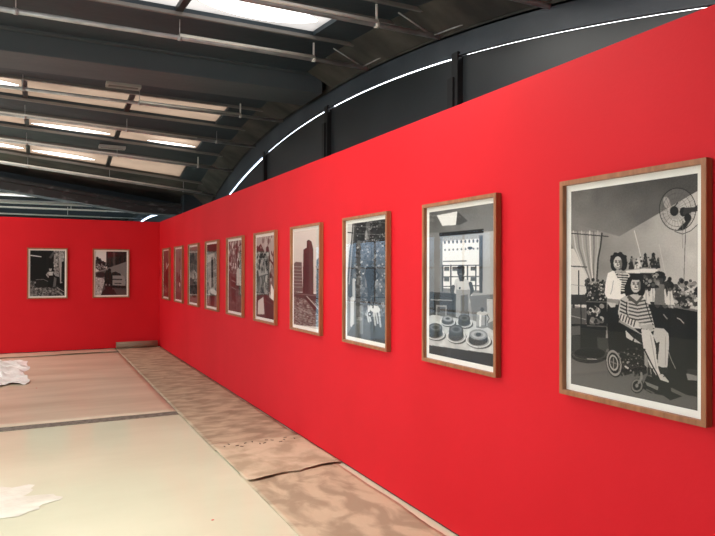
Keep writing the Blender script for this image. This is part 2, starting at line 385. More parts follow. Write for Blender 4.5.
conduit(12.68, -2, 2.8, 'thin white conduit along the pipe of the third tan roof row', r=.013)
conduit(14.1, -2, 3.2, 'thin pale conduit along the lowest pipe before the rear beam', r=.015)
for i, (y, m, rr) in enumerate([(18.5, WHITE, .022), (20.2, WHITE, .05), (22.0, WHITE, .028), (24.6, WHITE, .028)]):
    bm = bmesh.new(); tube(bm, (XL+.1, y, 3.43), (1.95 if i else 1.6, y, 3.43), rr, 10)
    for x in (-4.2, -1.2, .9): tube(bm, (x, y, 3.43), (x, y, 3.76), .008, 6)
    tag(from_bm('ceiling_pipe', bm, m), ['thin pale pipe in the far bay, uppermost under the speckled beam', 'thick white pipe in the far bay, second below the speckled beam',
        'pale pipe in the far bay, third below the speckled beam', 'pale pipe in the far bay just above the rear red wall'][i], 'pipe', 'pipes in the far bay')
    bm = bmesh.new(); tube(bm, (1.95 if i else 1.6, y, 3.43), (3.4, y, 3.43), .022, 10)
    tag(from_bm('ceiling_pipe', bm, STEEL), 'dull grey pipe end in the far bay near the corner, %s' % ['highest', 'second highest', 'third', 'lowest'][i], 'pipe', 'grey pipe ends in the far bay')

# ceiling vents
def vent(x, y, z, lab, w_=.46, d=.2):
    r = empty('ceiling_vent', (x, y, z), lab, 'vent')
    bm = bmesh.new(); box(bm, -w_/2, w_/2, -d/2, -d/2+.03, -.05, 0); box(bm, -w_/2, w_/2, d/2-.03, d/2, -.05, 0)
    box(bm, -w_/2, -w_/2+.03, -d/2+.031, d/2-.031, -.05, 0); box(bm, w_/2-.03, w_/2, -d/2+.031, d/2-.031, -.05, 0)
    from_bm('vent_frame', bm, DULLW, r)
    bm = bmesh.new()
    for i in range(5): box(bm, -w_/2+.03, w_/2-.03, -d/2+.04+i*.026, -d/2+.05+i*.026, -.04, -.005)
    from_bm('slat', bm, RAIL, r)
vent(1.06, 9.55, soffit(1.06, 9.55), 'pale rectangular ceiling vent tucked under the big beam')
vent(1.22, 12.75, soffit(1.2, 12.75)-.01, 'small pale ceiling vent between the last two rows of tan roof panels')

# thin tie rods where the near ceiling meets the arch
for j, (y, lab) in enumerate([(5.25, 'pair of thin crossing tie rods above the pipe end at the top edge'), (6.75, 'pair of thin tie rods above the end of the long pipe by the arch')]):
    bm = bmesh.new()
    tube(bm, (3.42, y, ahi(y)+.02), (3.05, y+.02, soffit(3, y)-.03), .007, 6); tube(bm, (3.42, y, ahi(y)+.02), (3.46, y-.45, soffit(3.4, y-.45)-.16), .007, 6)
    tag(from_bm('tie_rod', bm, STEEL), lab, 'rod', 'tie rods by the arch')

# ------------------------------------------------------------------ floor coverings
rn = random.Random(3)
def wob(seed, amp, freq):
    r_ = random.Random(seed); ph = [(r_.uniform(0, 6.3), r_.uniform(.6, 1.6), r_.uniform(.4, 1)) for _ in range(5)]
    return lambda t: amp*sum(a*math.sin(t*freq*f*(i+1)*.8+p)/(i+1) for i, (p, f, a) in enumerate(ph))
def paper(name, x0f, x1f, y0f, y1f, base, m, nx=24, ny=80, curl=.0, bumpa=.003, seed=1, curl_len=.06):
    wv = wob(seed, bumpa, 5); wv2 = wob(seed+9, bumpa, 7)
    def fx(u, v):
        xa = x0f(v); xb = x1f(v); x = xa+(xb-xa)*u; ya = y0f(u); yb = y1f(u); y = ya+(yb-ya)*v
        z = base + abs(wv(x*2+y*.7)) + abs(wv2(y*1.3-x))
        if curl: dd = max(0, 1-(y-ya)/curl_len); z += curl*dd*dd*(.45+.55*abs(math.sin(u*5+.9)))
        return (x, y, z)
    return smooth_grid(name, fx, nx, ny, m, -.0022)
a1, a2, a3 = wob(1, .012, 9), wob(2, .010, 12), wob(5, .006, 20)
e1, e2, e3, e4, e5 = wob(11, .016, 16), wob(12, .010, 9), wob(13, .012, 14), wob(14, .02, 11), wob(15, .008, 30)
tag(paper('floor_paper', lambda v: 1.36+.004*math.sin(v*9), lambda v: 2.10 + e2(v*1.5)+.04*v, lambda u: -1.0, lambda u: 4.75, .003, KRAFT, 24, 90, seed=3),
    'brown mottled kraft paper nearest the camera, along the foot of the red wall', 'paper')
tag(paper('floor_paper', lambda v: 1.358+.014*(1-v), lambda v: 2.183-.0 + 0*v, lambda u: 4.53+.14*u+e1(u)*.6, lambda u: 5.62+e4(u), .0085, KRAFT3, 40, 24, curl=.014, seed=5, curl_len=.10),
    'short overlapping kraft paper piece with a curled front edge lying across the strip', 'paper')
tag(paper('floor_paper', lambda v: 1.352, lambda v: 2.178+.006*math.sin(v*70), lambda u: 5.42+e4(u)*.5, lambda u: 13.28, .006, KRAFT2, 20, 120, seed=7),
    'long stained kraft paper strip running along the red wall to the far corner', 'paper')
tag(paper('floor_paper', lambda v: XL*.5, lambda v: 1.372, lambda u: 7.16+e5(u)*.3, lambda u: 12.62+.10*u+e5(u*2)*.9, .004, SHEET, 60, 40, seed=8, bumpa=.0015),
    'wide tan protective sheet covering the floor in front of the rear red wall', 'paper')
tag(paper('floor_paper', lambda v: -1.3, lambda v: 1.34, lambda u: 12.70+.12*u+e5(u*3)*.8, lambda u: 13.37+.02*math.sin(u*40), .004, SHEET, 70, 6, seed=12, curl=.012, curl_len=.15),
    'narrow ragged tan strip of sheet against the foot of the rear wall', 'paper')
tag(B_('floor_joint', SCREED, XL*.5, 1.35, 6.99, 7.158, .0005, .0035), 'dark rough joint line crossing the floor between cream and tan areas', 'joint')
tag(B_('dark_tape', SCREED, 1.25, 1.36, 12.72, 12.80, .006, .012), 'small dark scrap of tape at the left end of the paper roll', 'tape')
GLARE = noise_mat('glare_sheet', (.80, .80, .68), (.90, .90, .80), (3, 3, 3), .12, 3, bump=.30, bscale=(9, 7, 5), spec=.9)  # pale shiny sheet added to give the floor its glare highlight
def glare(u, v):
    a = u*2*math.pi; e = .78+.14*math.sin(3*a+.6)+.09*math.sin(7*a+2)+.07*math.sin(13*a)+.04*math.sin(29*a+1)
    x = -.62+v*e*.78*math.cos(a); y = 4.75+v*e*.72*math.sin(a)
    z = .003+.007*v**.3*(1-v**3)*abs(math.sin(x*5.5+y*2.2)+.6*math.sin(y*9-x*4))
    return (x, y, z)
tag(smooth_grid('glare_patch', glare, 90, 30, GLARE, 0), 'patch of added shiny film on the cream floor, cut by the lower left edge', 'plastic sheet')
for i in range(14):
    x = 1.46+.048*i+rn.uniform(-.015, .015); y = 5.50+.06*math.sin(i*1.7)
    bm = bmesh.new(); box(bm, -.016, .016, -.006, .006, 0, .004); o = from_bm('paper_crumb', bm, COREM, loc=(x, y, .013), bevel=.0015); o.rotation_euler.z = rn.uniform(0, 3); tag(o, 'dark torn paper crumb on the kraft paper behind the overlapping piece', 'paper crumb', 'torn crumbs on the kraft paper')
# debris
for i, (x, y, lab) in enumerate([(.13, 3.62, 'tiny dark scrap on the cream floor at the lower left'), (.37, 3.6, 'tiny dark scrap on the cream floor, right of the other one'), (.97, 3.95, 'tiny reddish chip on the cream floor near the bottom centre'), (-.02, 9.3, 'tiny red chip on the tan sheet')]):
    bm = bmesh.new(); bmesh.ops.create_icosphere(bm, subdivisions=1, radius=.006)
    for v in bm.verts: v.co.z *= .4; v.co.x *= 1.8
    tag(from_bm('floor_scrap', bm, BLACK if i < 2 else RED, loc=(x, y, .003 if i < 3 else .01)), lab, 'scrap')

# roll of paper in the corner
r = empty('paper_roll', (1.36, 13.29, 0), 'grey brown roll of kraft paper lying against the rear wall in the corner', 'roll')
bm = bmesh.new(); L = .775; n = 32
R0, R1 = .062, .022
for s in range(1):
    A = []
    for xx, rr in ((0.0, R1), (0.0, R0), (L, R0*1.02), (L, R1), (0.0, R1)):
        A.append([bm.verts.new((xx+.004*math.sin(3*k) if rr > .05 else xx, rr*math.cos(2*math.pi*k/n), R0+.012+rr*math.sin(2*math.pi*k/n))) for k in range(n)])
    for i in range(4):
        for k in range(n): f = bm.faces.new((A[i][k], A[i][(k+1)%n], A[i+1][(k+1)%n], A[i+1][k])); f.smooth = i in (1, 3)
from_bm('paper', bm, ROLLM, r)
bm = bmesh.new(); tube(bm, (.004, 0, R0+.012), (L-.004, 0, R0+.012), .0215, 20); from_bm('core', bm, COREM, r)

# crumpled white polythene at the left
from mathutils import noise as mn
def poly_heap(label, cx, cy, rx, ry, h, seed):
    bm = bmesh.new(); N = 90
    def fx(u, v):
        a = (u-.5)*2; b = (v-.5)*2; rad = math.sqrt(a*a+b*b)
        e = 1+.25*mn.noise(Vector((a*2.2, b*2.2, seed)))
        x = cx+a*rx*e; y = cy+b*ry*e
        ridge = abs(mn.noise(Vector((x*1.5, y*2.6, seed*3.1)))) + .5*abs(mn.noise(Vector((x*4, y*8, seed))))
        z = h*max(0, 1-rad**2.2)*(.35+1.25*(1-ridge*2)) + .03*max(0, 1-ridge*3)
        return (x, y, max(.008, z+.010))
    T = smooth_grid('plastic_sheet', fx, N, N, POLY, 0)
    tag(T, label, 'plastic sheet')
poly_heap('crumpled white plastic sheet heaped on the floor at the left edge', -.66, 10.9, .50, 1.25, .085, 2.0)

# ------------------------------------------------------------------ pictures: a small painter for the photographs
def homog(src, dst):
    A = []; b = []
    for (x, y), (X, Y) in zip(src, dst):
        A.append([x, y, 1, 0, 0, 0, -X*x, -X*y]); b.append(X); A.append([0, 0, 0, x, y, 1, -Y*x, -Y*y]); b.append(Y)
    h = np.linalg.solve(np.array(A, float), np.array(b, float)); return np.append(h, 1).reshape(3, 3)
class Art:
    """greys 0..255 painted in sketch coordinates; the sketch's four corners are TL, TR, BR, BL"""
    def __init__(s, quad, nx, ny, base=120, ss=2):
        s.nx, s.ny, s.ss = nx, ny, ss
        W, H = nx*ss, ny*ss
        u = (np.arange(W)+.5)/W; v = (np.arange(H)+.5)/H; U, V = np.meshgrid(u, v)
        h = homog([(0, 0), (1, 0), (1, 1), (0, 1)], quad)
        D = h[2, 0]*U+h[2, 1]*V+h[2, 2]
        s.X = (h[0, 0]*U+h[0, 1]*V+h[0, 2])/D; s.Y = (h[1, 0]*U+h[1, 1]*V+h[1, 2])/D
        s.U, s.V = U, V
        s.g = np.full((H, W), float(base)); s.T = (0, 0, 1)
        s.rng = np.random.RandomState(5)
    def crop(s, x0, y0, sc): s.T = (x0, y0, sc)
    def P(s, pts): x0, y0, k = s.T; return [(x0+k*x, y0+k*y) for x, y in pts]
    def put(s, m, g, a=1.0):
        s.g = np.where(m, s.g*(1-a)+g*a, s.g)
    def mask(s, pts):
        pts = s.P(pts); m = np.zeros(s.g.shape, bool); n = len(pts)
        for i in range(n):
            x1, y1 = pts[i]; x2, y2 = pts[(i+1) % n]
            if y1 == y2: continue
            c = ((y1 > s.Y) != (y2 > s.Y)); xi = (x2-x1)*(s.Y-y1)/(y2-y1)+x1
            m ^= c & (s.X < xi)
        return m
    def poly(s, pts, g, a=1.0): s.put(s.mask(pts), g, a)
    def grad(s, pts, g0, g1, p0, p1):
        m = s.mask(pts); (ax, ay), (bx, by) = s.P([p0, p1]); dx, dy = bx-ax, by-ay
        t = np.clip(((s.X-ax)*dx+(s.Y-ay)*dy)/(dx*dx+dy*dy), 0, 1); s.g = np.where(m, g0+(g1-g0)*t, s.g)
    def ell(s, cx, cy, rx, ry, g, rot=0, a=1.0, ring=None):
        (cx, cy), = s.P([(cx, cy)]); k = s.T[2]; rx *= k; ry *= k
        c, q = math.cos(rot), math.sin(rot); dx, dy = s.X-cx, s.Y-cy
        d = np.sqrt(((dx*c+dy*q)/rx)**2+((-dx*q+dy*c)/ry)**2)
        m = d < 1 if ring is None else (d < 1) & (d > ring)
        s.put(m, g, a)
    def line(s, pts, w, g, a=1.0):
        pts = s.P(pts); w *= s.T[2]/2; m = np.zeros(s.g.shape, bool)
        for (x1, y1), (x2, y2) in zip(pts, pts[1:]):
            dx, dy = x2-x1, y2-y1; t = np.clip(((s.X-x1)*dx+(s.Y-y1)*dy)/(dx*dx+dy*dy+1e-9), 0, 1)
            m |= (s.X-x1-t*dx)**2+(s.Y-y1-t*dy)**2 < w*w
        s.put(m, g, a)
    def blobs(s, x0, x1, y0, y1, n, r0, r1, g0, g1, inside=None, asp=1.3):
        for _ in range(n):
            x = s.rng.uniform(x0, x1); y = s.rng.uniform(y0, y1)
            if inside and not inside(x, y): continue
            rr = s.rng.uniform(r0, r1); s.ell(x, y, rr, rr*s.rng.uniform(.7, asp), s.rng.uniform(g0, g1), s.rng.uniform(0, 3))
    def grain(s, amp, cell=1):
        H, W = s.g.shape; n = s.rng.normal(0, 1, (H//(s.ss*cell)+2, W//(s.ss*cell)+2))
        s.g = s.g+amp*np.kron(n, np.ones((s.ss*cell, s.ss*cell)))[:H, :W]
    def texture(s, pts, amp, cu, cv):
        """value-noise texture inside a region, cells cu x cv of the picture"""
        m = s.mask(pts) if pts else np.ones(s.g.shape, bool); n = s.rng.normal(0, 1, (int(1/cv)+3, int(1/cu)+3))
        fu = s.U/cu; fv = s.V/cv; iu = fu.astype(int); iv = fv.astype(int); a = fu-iu; b = fv-iv
        val = (n[iv, iu]*(1-a)*(1-b)+n[iv, iu+1]*a*(1-b)+n[iv+1, iu]*(1-a)*b+n[iv+1, iu+1]*a*b)
        s.g = np.where(m, s.g+amp*val, s.g)
    def pixels(s):
        g = np.clip((s.g-128)*1.16+120, 5, 245); k = s.ss
        return g.reshape(s.ny, k, s.nx, k).mean((1, 3))
def print_mesh(art, w_, h_, tint):
    g = art.pixels()/255.; nx, ny = art.nx, art.ny
    xs = np.linspace(-w_/2, w_/2, nx+1); zs = np.linspace(h_/2, -h_/2, ny+1)
    Xg, Zg = np.meshgrid(xs, zs); co = np.stack([Xg, np.zeros_like(Xg), Zg], -1).reshape(-1, 3)
    I = np.arange((nx+1)*(ny+1)).reshape(ny+1, nx+1)
    f = np.stack([I[1:, :-1], I[1:, 1:], I[:-1, 1:], I[:-1, :-1]], -1).reshape(-1, 4)
    me = bpy.data.meshes.new('photo_print')
    me.vertices.add(len(co)); me.vertices.foreach_set('co', co.ravel())
    me.loops.add(f.size); me.loops.foreach_set('vertex_index', f.ravel().astype(np.int32))
    me.polygons.add(len(f)); me.polygons.foreach_set('loop_start', np.arange(0, f.size, 4, dtype=np.int32))
    me.update(calc_edges=True); me.validate()
    lin = np.where(g <= .04045, g/12.92, ((g+.055)/1.055)**2.4).ravel()
    c = np.stack([lin*tint[0], lin*tint[1], lin*tint[2], np.ones_like(lin)], -1)
    at = me.color_attributes.new('tone', 'FLOAT_COLOR', 'CORNER'); at.data.foreach_set('color', np.repeat(c, 4, 0).ravel())
    return me
PRINT = mat('photographic_print', (.5, .5, .5), .55, 0, .3)
_a = PRINT.node_tree.nodes.new('ShaderNodeAttribute'); _a.attribute_name = 'tone'
PRINT.node_tree.links.new(_a.outputs['Color'], PRINT.node_tree.nodes['Principled BSDF'].inputs['Base Color'])
SEPIA = (1.0, .90, .82); NEUT = (1.0, .97, .93)

def picture(art, loc, rz, w_, h_, label, tint=SEPIA):
    """local frame: +x to the viewer's right, -y towards the viewer, the back on y = 0"""
    r = empty('framed_photograph', loc, label, 'picture', 'framed black and white photographs on the red walls')
    r.rotation_euler = (0, 0, rz)
    D, t = .038, .021
    for sx, sz, nm in ((0, 1, 't'), (0, -1, 'b'), (1, 0, 'r'), (-1, 0, 'l')): pass
    bm = bmesh.new(); W2, H2 = w_/2, h_/2
    ring = [[(-W2, H2), (W2, H2), (W2, -H2), (-W2, -H2)], [(-W2+t, H2-t), (W2-t, H2-t), (W2-t, -H2+t), (-W2+t, -H2+t)]]
    V = {}
    for a in (0, 1):
        for b, y in ((0, -D), (1, -.002)):
            V[a, b] = [bm.verts.new((x, y, z)) for x, z in ring[a]]
    for i in range(4):
        j = (i+1) % 4
        bm.faces.new((V[0, 0][i], V[0, 0][j], V[1, 0][j], V[1, 0][i])); bm.faces.new((V[0, 1][j], V[0, 1][i], V[1, 1][i], V[1, 1][j]))
        bm.faces.new((V[0, 0][j], V[0, 0][i], V[0, 1][i], V[0, 1][j])); bm.faces.new((V[1, 0][i], V[1, 0][j], V[1, 1][j], V[1, 1][i]))
    from_bm('frame', bm, WOOD, r, bevel=.0012)
    bm = bmesh.new(); box(bm, -W2+t, W2-t, -.014, -.004, -H2+t, H2-t); from_bm('mount', bm, MAT_W, r)
    mg = .029
    me = print_mesh(art, w_-2*t-2*mg, h_-2*t-2*mg, tint); p = link('photo_print', me, PRINT, r); p.location = (0, -.0146, 0)
    bm = bmesh.new(); v = [bm.verts.new(q) for q in ((-W2+t, -.026, H2-t), (W2-t, -.026, H2-t), (W2-t, -.026, -H2+t), (-W2+t, -.026, -H2+t))]
    bm.faces.new(v[::-1]); from_bm('glass', bm, GLASS, r)
    return r

# --- 10: two women, one in a wheelchair
def art_women():
    A = Art([(568.5, 190), (695.4, 170.8), (696.5, 412), (568.9, 385)], 250, 350, 165)
    A.grad([(560, 160), (700, 160), (700, 187), (617, 235), (560, 219)], 84, 128, (640, 172), (612, 235))
    A.grad([(560, 219), (617, 235), (617, 350), (560, 350)], 128, 150, (570, 240), (617, 240))
    A.grad([(617, 235), (700, 186), (700, 330), (617, 330)], 150, 196, (617, 240), (690, 240))
    A.texture(None, 4, .08, .05)
    A.line([(632, 229), (637, 248), (640, 262)], .7, 215); A.line([(657, 243), (664, 275)], .6, 195)
    A.grad([(560, 340), (700, 340), (700, 420), (560, 420)], 92, 112, (640, 340), (600, 400))
    # curtain and window
    A.crop(560, 230, .1865)
    A.poly([(40, 95), (130, 95), (130, 420), (40, 400)], 205); A.poly([(40, 0), (210, 5), (200, 110), (188, 200), (185, 300), (150, 260), (110, 205), (75, 120), (40, 60)], 160)
    for i in range(7): A.line([(58+i*22, 0), (70+i*20, 90), (112+i*11, 200), (145+i*5, 270)], 7, [196, 128, 182, 140, 205, 120, 175][i])
    A.line([(30, 10), (245, 28)], 5, 50); A.line([(212, 10), (205, 80), (192, 150), (186, 260)], 8, 60)
    A.line([(88, 215), (88, 345)], 6, 40); A.line([(40, 190), (130, 195)], 7, 90); A.poly([(40, 345), (140, 345), (140, 400), (40, 400)], 62)
    A.line([(45, 290), (130, 300)], 3, 150)
    # clutter behind
    A.poly([(130, 280), (240, 290), (240, 500), (130, 500)], 40)
    A.blobs(130, 240, 262, 380, 60, 5, 12, 15, 95); A.blobs(135, 240, 275, 375, 40, 3, 6, 110, 205)
    A.line([(130, 383), (240, 385)], 5, 110); A.poly([(132, 388), (240, 388), (240, 540), (132, 540)], 26)
    A.blobs(140, 215, 405, 500, 22, 7, 15, 90, 220); A.blobs(140, 215, 400, 500, 14, 4, 9, 20, 60)
    A.line([(60, 380), (62, 520)], 12, 60); A.poly([(40, 420), (128, 415), (128, 536), (40, 536)], 92); A.line([(45, 460), (125, 480)], 4, 160); A.line([(100, 390), (102, 510)], 6, 40)
    A.crop(560, 320, .168)
    A.poly([(55, 25), (262, 30), (262, 200), (120, 215), (55, 190)], 34); A.poly([(52, 40), (108, 35), (108, 90), (52, 95)], 96)
    A.poly([(55, 95), (108, 95), (108, 220), (60, 190)], 66); A.poly([(208, 105), (282, 110), (282, 170), (215, 200)], 70)
    A.line([(150, 35), (265, 40)], 7, 92); A.ell(165, 215, 112, 48, 34); A.ell(165, 206, 105, 38, 74, ring=.86); A.ell(165, 200, 92, 30, 24)
    A.line([(150, 236), (205, 238)], 5, 170)
    # right cabinet and figurines
    A.crop(630, 230, .1865)
    A.poly([(90, 395), (355, 430), (362, 900), (300, 890), (110, 800)], 27)
    A.poly([(90, 385), (200, 395), (355, 425), (355, 436), (200, 408), (90, 396)], 120)
    A.poly([(206, 440), (296, 452), (300, 760), (212, 700)], 36); A.poly([(118, 425), (190, 435), (195, 660), (126, 620)], 34)
    A.line([(245, 470), (262, 478), (280, 498)], 6, 165); A.line([(172, 452), (190, 474)], 6, 150)
    A.blobs(60, 355, 300, 405, 90, 8, 20, 25, 90); A.blobs(200, 355, 300, 410, 90, 4, 10, 90, 220); A.blobs(60, 210, 250, 310, 30, 9, 20, 14, 60)
    for x, y in ((75, 355), (112, 345), (170, 350), (205, 360)): A.poly([(x-9, y-38), (x+9, y-40), (x+26, y+40), (x-24, y+36)], 205); A.ell(x, y-45, 9, 11, 90); A.line([(x, y-30), (x+2, y+35)], 4, 150)
    A.ell(146, 236, 33, 20, 22); A.ell(146, 262, 22, 26, 70); A.poly([(128, 285), (172, 285), (178, 400), (120, 396)], 120); A.ell(146, 247, 40, 7, 14)
    A.blobs(258, 338, 262, 320, 22, 6, 14, 20, 150)
    A.line([(288, 0), (283, 120), (280, 280)], 4, 120); A.line([(270, 0), (272, 90)], 3, 150)
    A.crop(590, 240, .1119)
    A.poly([(300, 268), (460, 248), (600, 252), (560, 285), (430, 290), (305, 285)], 215)
    A.poly([(320, 290), (560, 286), (600, 420), (460, 430)], 30)
    for x, y, w_, h_, g in ((350, 205, 26, 55, 50), (412, 200, 34, 52, 205), (475, 175, 30, 70, 40), (548, 175, 42, 75, 44), (590, 200, 22, 50, 36)): A.poly([(x-4, y-h_), (x+6, y-h_), (x+w_, y+h_*.85), (x-w_, y+h_*.9)], g); A.ell(x, y-h_*.75, w_*.4, h_*.2, g*.9)
    A.blobs(325, 600, 140, 240, 45, 5, 11, 20, 160); A.blobs(430, 600, 300, 400, 30, 9, 20, 30, 180)
    # standing woman
    A.poly([(140, 290), (190, 265), (260, 300), (320, 290), (345, 340), (330, 470), (250, 530), (140, 520), (112, 480), (118, 390)], 226)
    A.poly([(200, 275), (325, 300), (322, 470), (255, 480), (262, 360), (225, 330)], 60)
    for i in range(8): A.line([(205+i*8, 292+i*22), (328, 300+i*22)], 10, 214)
    A.poly([(205, 250), (262, 262), (240, 312), (212, 280)], 165)
    A.ell(235, 175, 76, 70, 30); A.ell(198, 210, 34, 60, 30); A.ell(280, 205, 34, 62, 30); A.blobs(158, 318, 95, 250, 90, 8, 16, 18, 44, inside=lambda x, y: .55 < ((x-237)/74)**2+((y-178)/72)**2 < 1.0)
    A.ell(229, 197, 38, 60, 186); A.ell(213, 189, 9, 6, 40); A.ell(245, 189, 9, 6, 40); A.line([(204, 177), (222, 175)], 5, 50); A.line([(236, 175), (254, 178)], 5, 50)
    A.ell(256, 208, 12, 42, 118); A.ell(229, 226, 19, 11, 70); A.line([(214, 223), (229, 229), (244, 223)], 8, 250); A.line([(230, 192), (224, 211), (234, 213)], 5, 110); A.ell(208, 208, 8, 8, 214); A.line([(205, 240), (230, 254), (252, 240)], 5, 110)
    A.line([(190, 360), (178, 440), (165, 480)], 6, 160)
    A.crop(560, 230, .1865)
    A.poly([(245, 395), (300, 400), (310, 420), (300, 560), (300, 760), (262, 780), (245, 560), (238, 460)], 22); A.poly([(240, 385), (290, 392), (284, 412), (262, 415)], 190)
    # seated woman
    A.crop(590, 240, .1119)
    A.ell(385, 390, 78, 90, 24); A.ell(330, 440, 40, 75, 24); A.ell(440, 440, 36, 60, 24)
    A.ell(390, 398, 44, 68, 190); A.ell(424, 402, 12, 46, 124); A.ell(374, 387, 10, 6, 38); A.ell(409, 387, 10, 6, 38); A.line([(362, 374), (382, 372)], 5, 50); A.line([(400, 372), (420, 375)], 5, 50); A.ell(392, 427, 22, 12, 66); A.line([(375, 423), (392, 430), (411, 424)], 9, 250); A.line([(393, 390), (386, 409), (398, 411)], 5, 112); A.ell(368, 408, 9, 9, 216); A.ell(390, 338, 40, 14, 24)
    A.crop(560, 280, .2798)
    body = [(205, 75), (222, 58), (250, 50), (290, 55), (305, 80), (318, 110), (328, 150), (335, 178), (310, 190), (280, 190), (250, 165), (215, 148), (200, 120)]
    A.poly(body, 188)
    old = A.g.copy(); mk = A.mask(body)
    for i in range(9):
        y = 72+i*13
        A.line([(212-i*1.2, y), (225, y+7), (232, y+10)], 5.5, 62); A.line([(240, y-2), (270, y+5), (308+i*2.6, y-3)], 5.5, 78)
    A.g = np.where(mk, A.g, old)
    A.poly([(262, 150), (250, 165), (280, 190), (300, 190), (285, 172)], 24)
    A.line([(205, 76), (198, 118), (206, 142)], 3, 40); A.line([(296, 70), (312, 120), (326, 160)], 3, 46)
    A.line([(232, 78), (230, 110), (240, 140)], 3.5, 44); A.poly([(238, 50), (268, 75), (286, 52), (292, 60), (268, 88), (232, 62)], 88)
    A.poly([(205, 118), (260, 145), (285, 158), (282, 175), (255, 172), (205, 140)], 200)
    for i in range(6): A.line([(212+i*10, 122+i*4.5), (207+i*10, 140+i*5)], 4.4, 60)
    A.ell(294, 164, 20, 11, 176, .2); A.ell(316, 168, 12, 13, 168); A.line([(285, 160), (325, 152)], 4, 200)
    # wheelchair
    A.crop(590, 310, .168)
    A.poly([(95, 60), (165, 75), (300, 150), (320, 250), (330, 380), (290, 400), (250, 380), (180, 400), (120, 330), (110, 180)], 20)
    A.poly([(200, 120), (250, 170), (240, 185), (205, 165)], 190); A.poly([(255, 170), (300, 205), (250, 190)], 180)
    # trousers
    A.poly([(295, 115), (340, 115), (365, 150), (385, 240), (398, 350), (410, 385), (385, 392), (345, 330), (310, 240), (300, 170)], 200)
    A.poly([(375, 105), (430, 110), (458, 140), (462, 200), (452, 345), (420, 345), (395, 335), (398, 220), (365, 155)], 188)
    A.poly([(380, 200), (404, 190), (400, 250), (388, 300)], 40); A.line([(350, 150), (370, 260), (385, 350)], 5, 160); A.line([(440, 160), (440, 330)], 5, 160); A.poly([(312, 245), (335, 290), (335, 350), (315, 330)], 150)
    A.line([(312, 235), (360, 330), (420, 440)], 8, 14); A.poly([(395, 388), (425, 385), (462, 430), (455, 446), (420, 440)], 185); A.poly([(400, 345), (452, 348), (465, 372), (430, 380)], 45)
    A.poly([(335, 345), (365, 350), (372, 390), (335, 392)], 40); A.line([(350, 355), (356, 385)], 5, 150)
    A.line([(455, 240), (476, 300), (500, 350)], 4, 150); A.line([(430, 400), (476, 380)], 6, 16)
    # shadow and wheels
    A.poly([(330, 395), (470, 440), (476, 490), (540, 520), (470, 545), (430, 515), (350, 500), (300, 470)], 24)
    A.poly([(318, 430), (400, 462), (395, 485), (330, 455)], 120)
    A.ell(135, 322, 50, 86, 22, -.18); A.ell(132, 320, 44, 80, 150, -.18, ring=.80); A.ell(130, 318, 27, 50, 170, -.18, ring=.75); A.ell(128, 318, 16, 32, 60, -.18)
    A.line([(128, 270), (130, 368)], 4, 150); A.line([(108, 310), (152, 326)], 4, 150)
    A.ell(272, 458, 38, 44, 24, .1); A.ell(270, 456, 34, 40, 120, .1, ring=.72); A.ell(270, 456, 10, 12, 130)
    A.line([(296, 380), (298, 412), (280, 440)], 14, 130); A.blobs(160, 320, 230, 400, 40, 3, 7, 60, 150); A.line([(170, 250), (310, 300)], 5, 70); A.line([(200, 340), (215, 350)], 10, 190)
    A.line([(330, 480), (372, 500)], 9, 90)
    # cabinet foot
    A.poly([(450, 440), (480, 452), (640, 480), (640, 420)], 30)
    A.crop(630, 280, .2798); A.poly([(196, 335), (238, 345), (238, 362), (202, 360)], 135); A.poly([(200, 318), (238, 322), (238, 345), (200, 336)], 60)
    # fan
    A.crop(640, 170, .1306)
    A.ell(272, 286, 138, 164, 150, a=.30); A.ell(190, 238, 26, 52, 205, -.3, a=.55); A.ell(245, 400, 55, 40, 200, .2, a=.6); A.ell(330, 250, 40, 50, 200, .4, a=.4)
    for k in range(26):
        an = k*2*math.pi/26; A.line([(248+34*math.cos(an), 300+38*math.sin(an)), (272+136*math.cos(an+.25), 286+162*math.sin(an+.25))], 1.8, 84, .75)
    for q in (.55, .8): A.ell(266, 290, 138*q, 164*q, 90, ring=.975)
    A.ell(272, 286, 142, 167, 40, ring=.965); A.line([(250, 458), (310, 478), (370, 455), (425, 405)], 5, 60)
    A.ell(246, 300, 33, 38, 30); A.line([(250, 262), (272, 236)], 8, 30); A.ell(315, 305, 27, 36, 34); A.poly([(320, 275), (400, 268), (430, 245), (430, 300), (380, 308), (340, 330), (310, 330)], 62); A.ell(350, 352, 27, 34, 30); A.poly([(335, 380), (372, 372), (330, 440), (270, 446)], 44)
    A.line([(312, 380), (312, 450)], 7, 90); A.line([(335, 430), (334, 540)], 5, 110)
    A.grain(3)
    return A
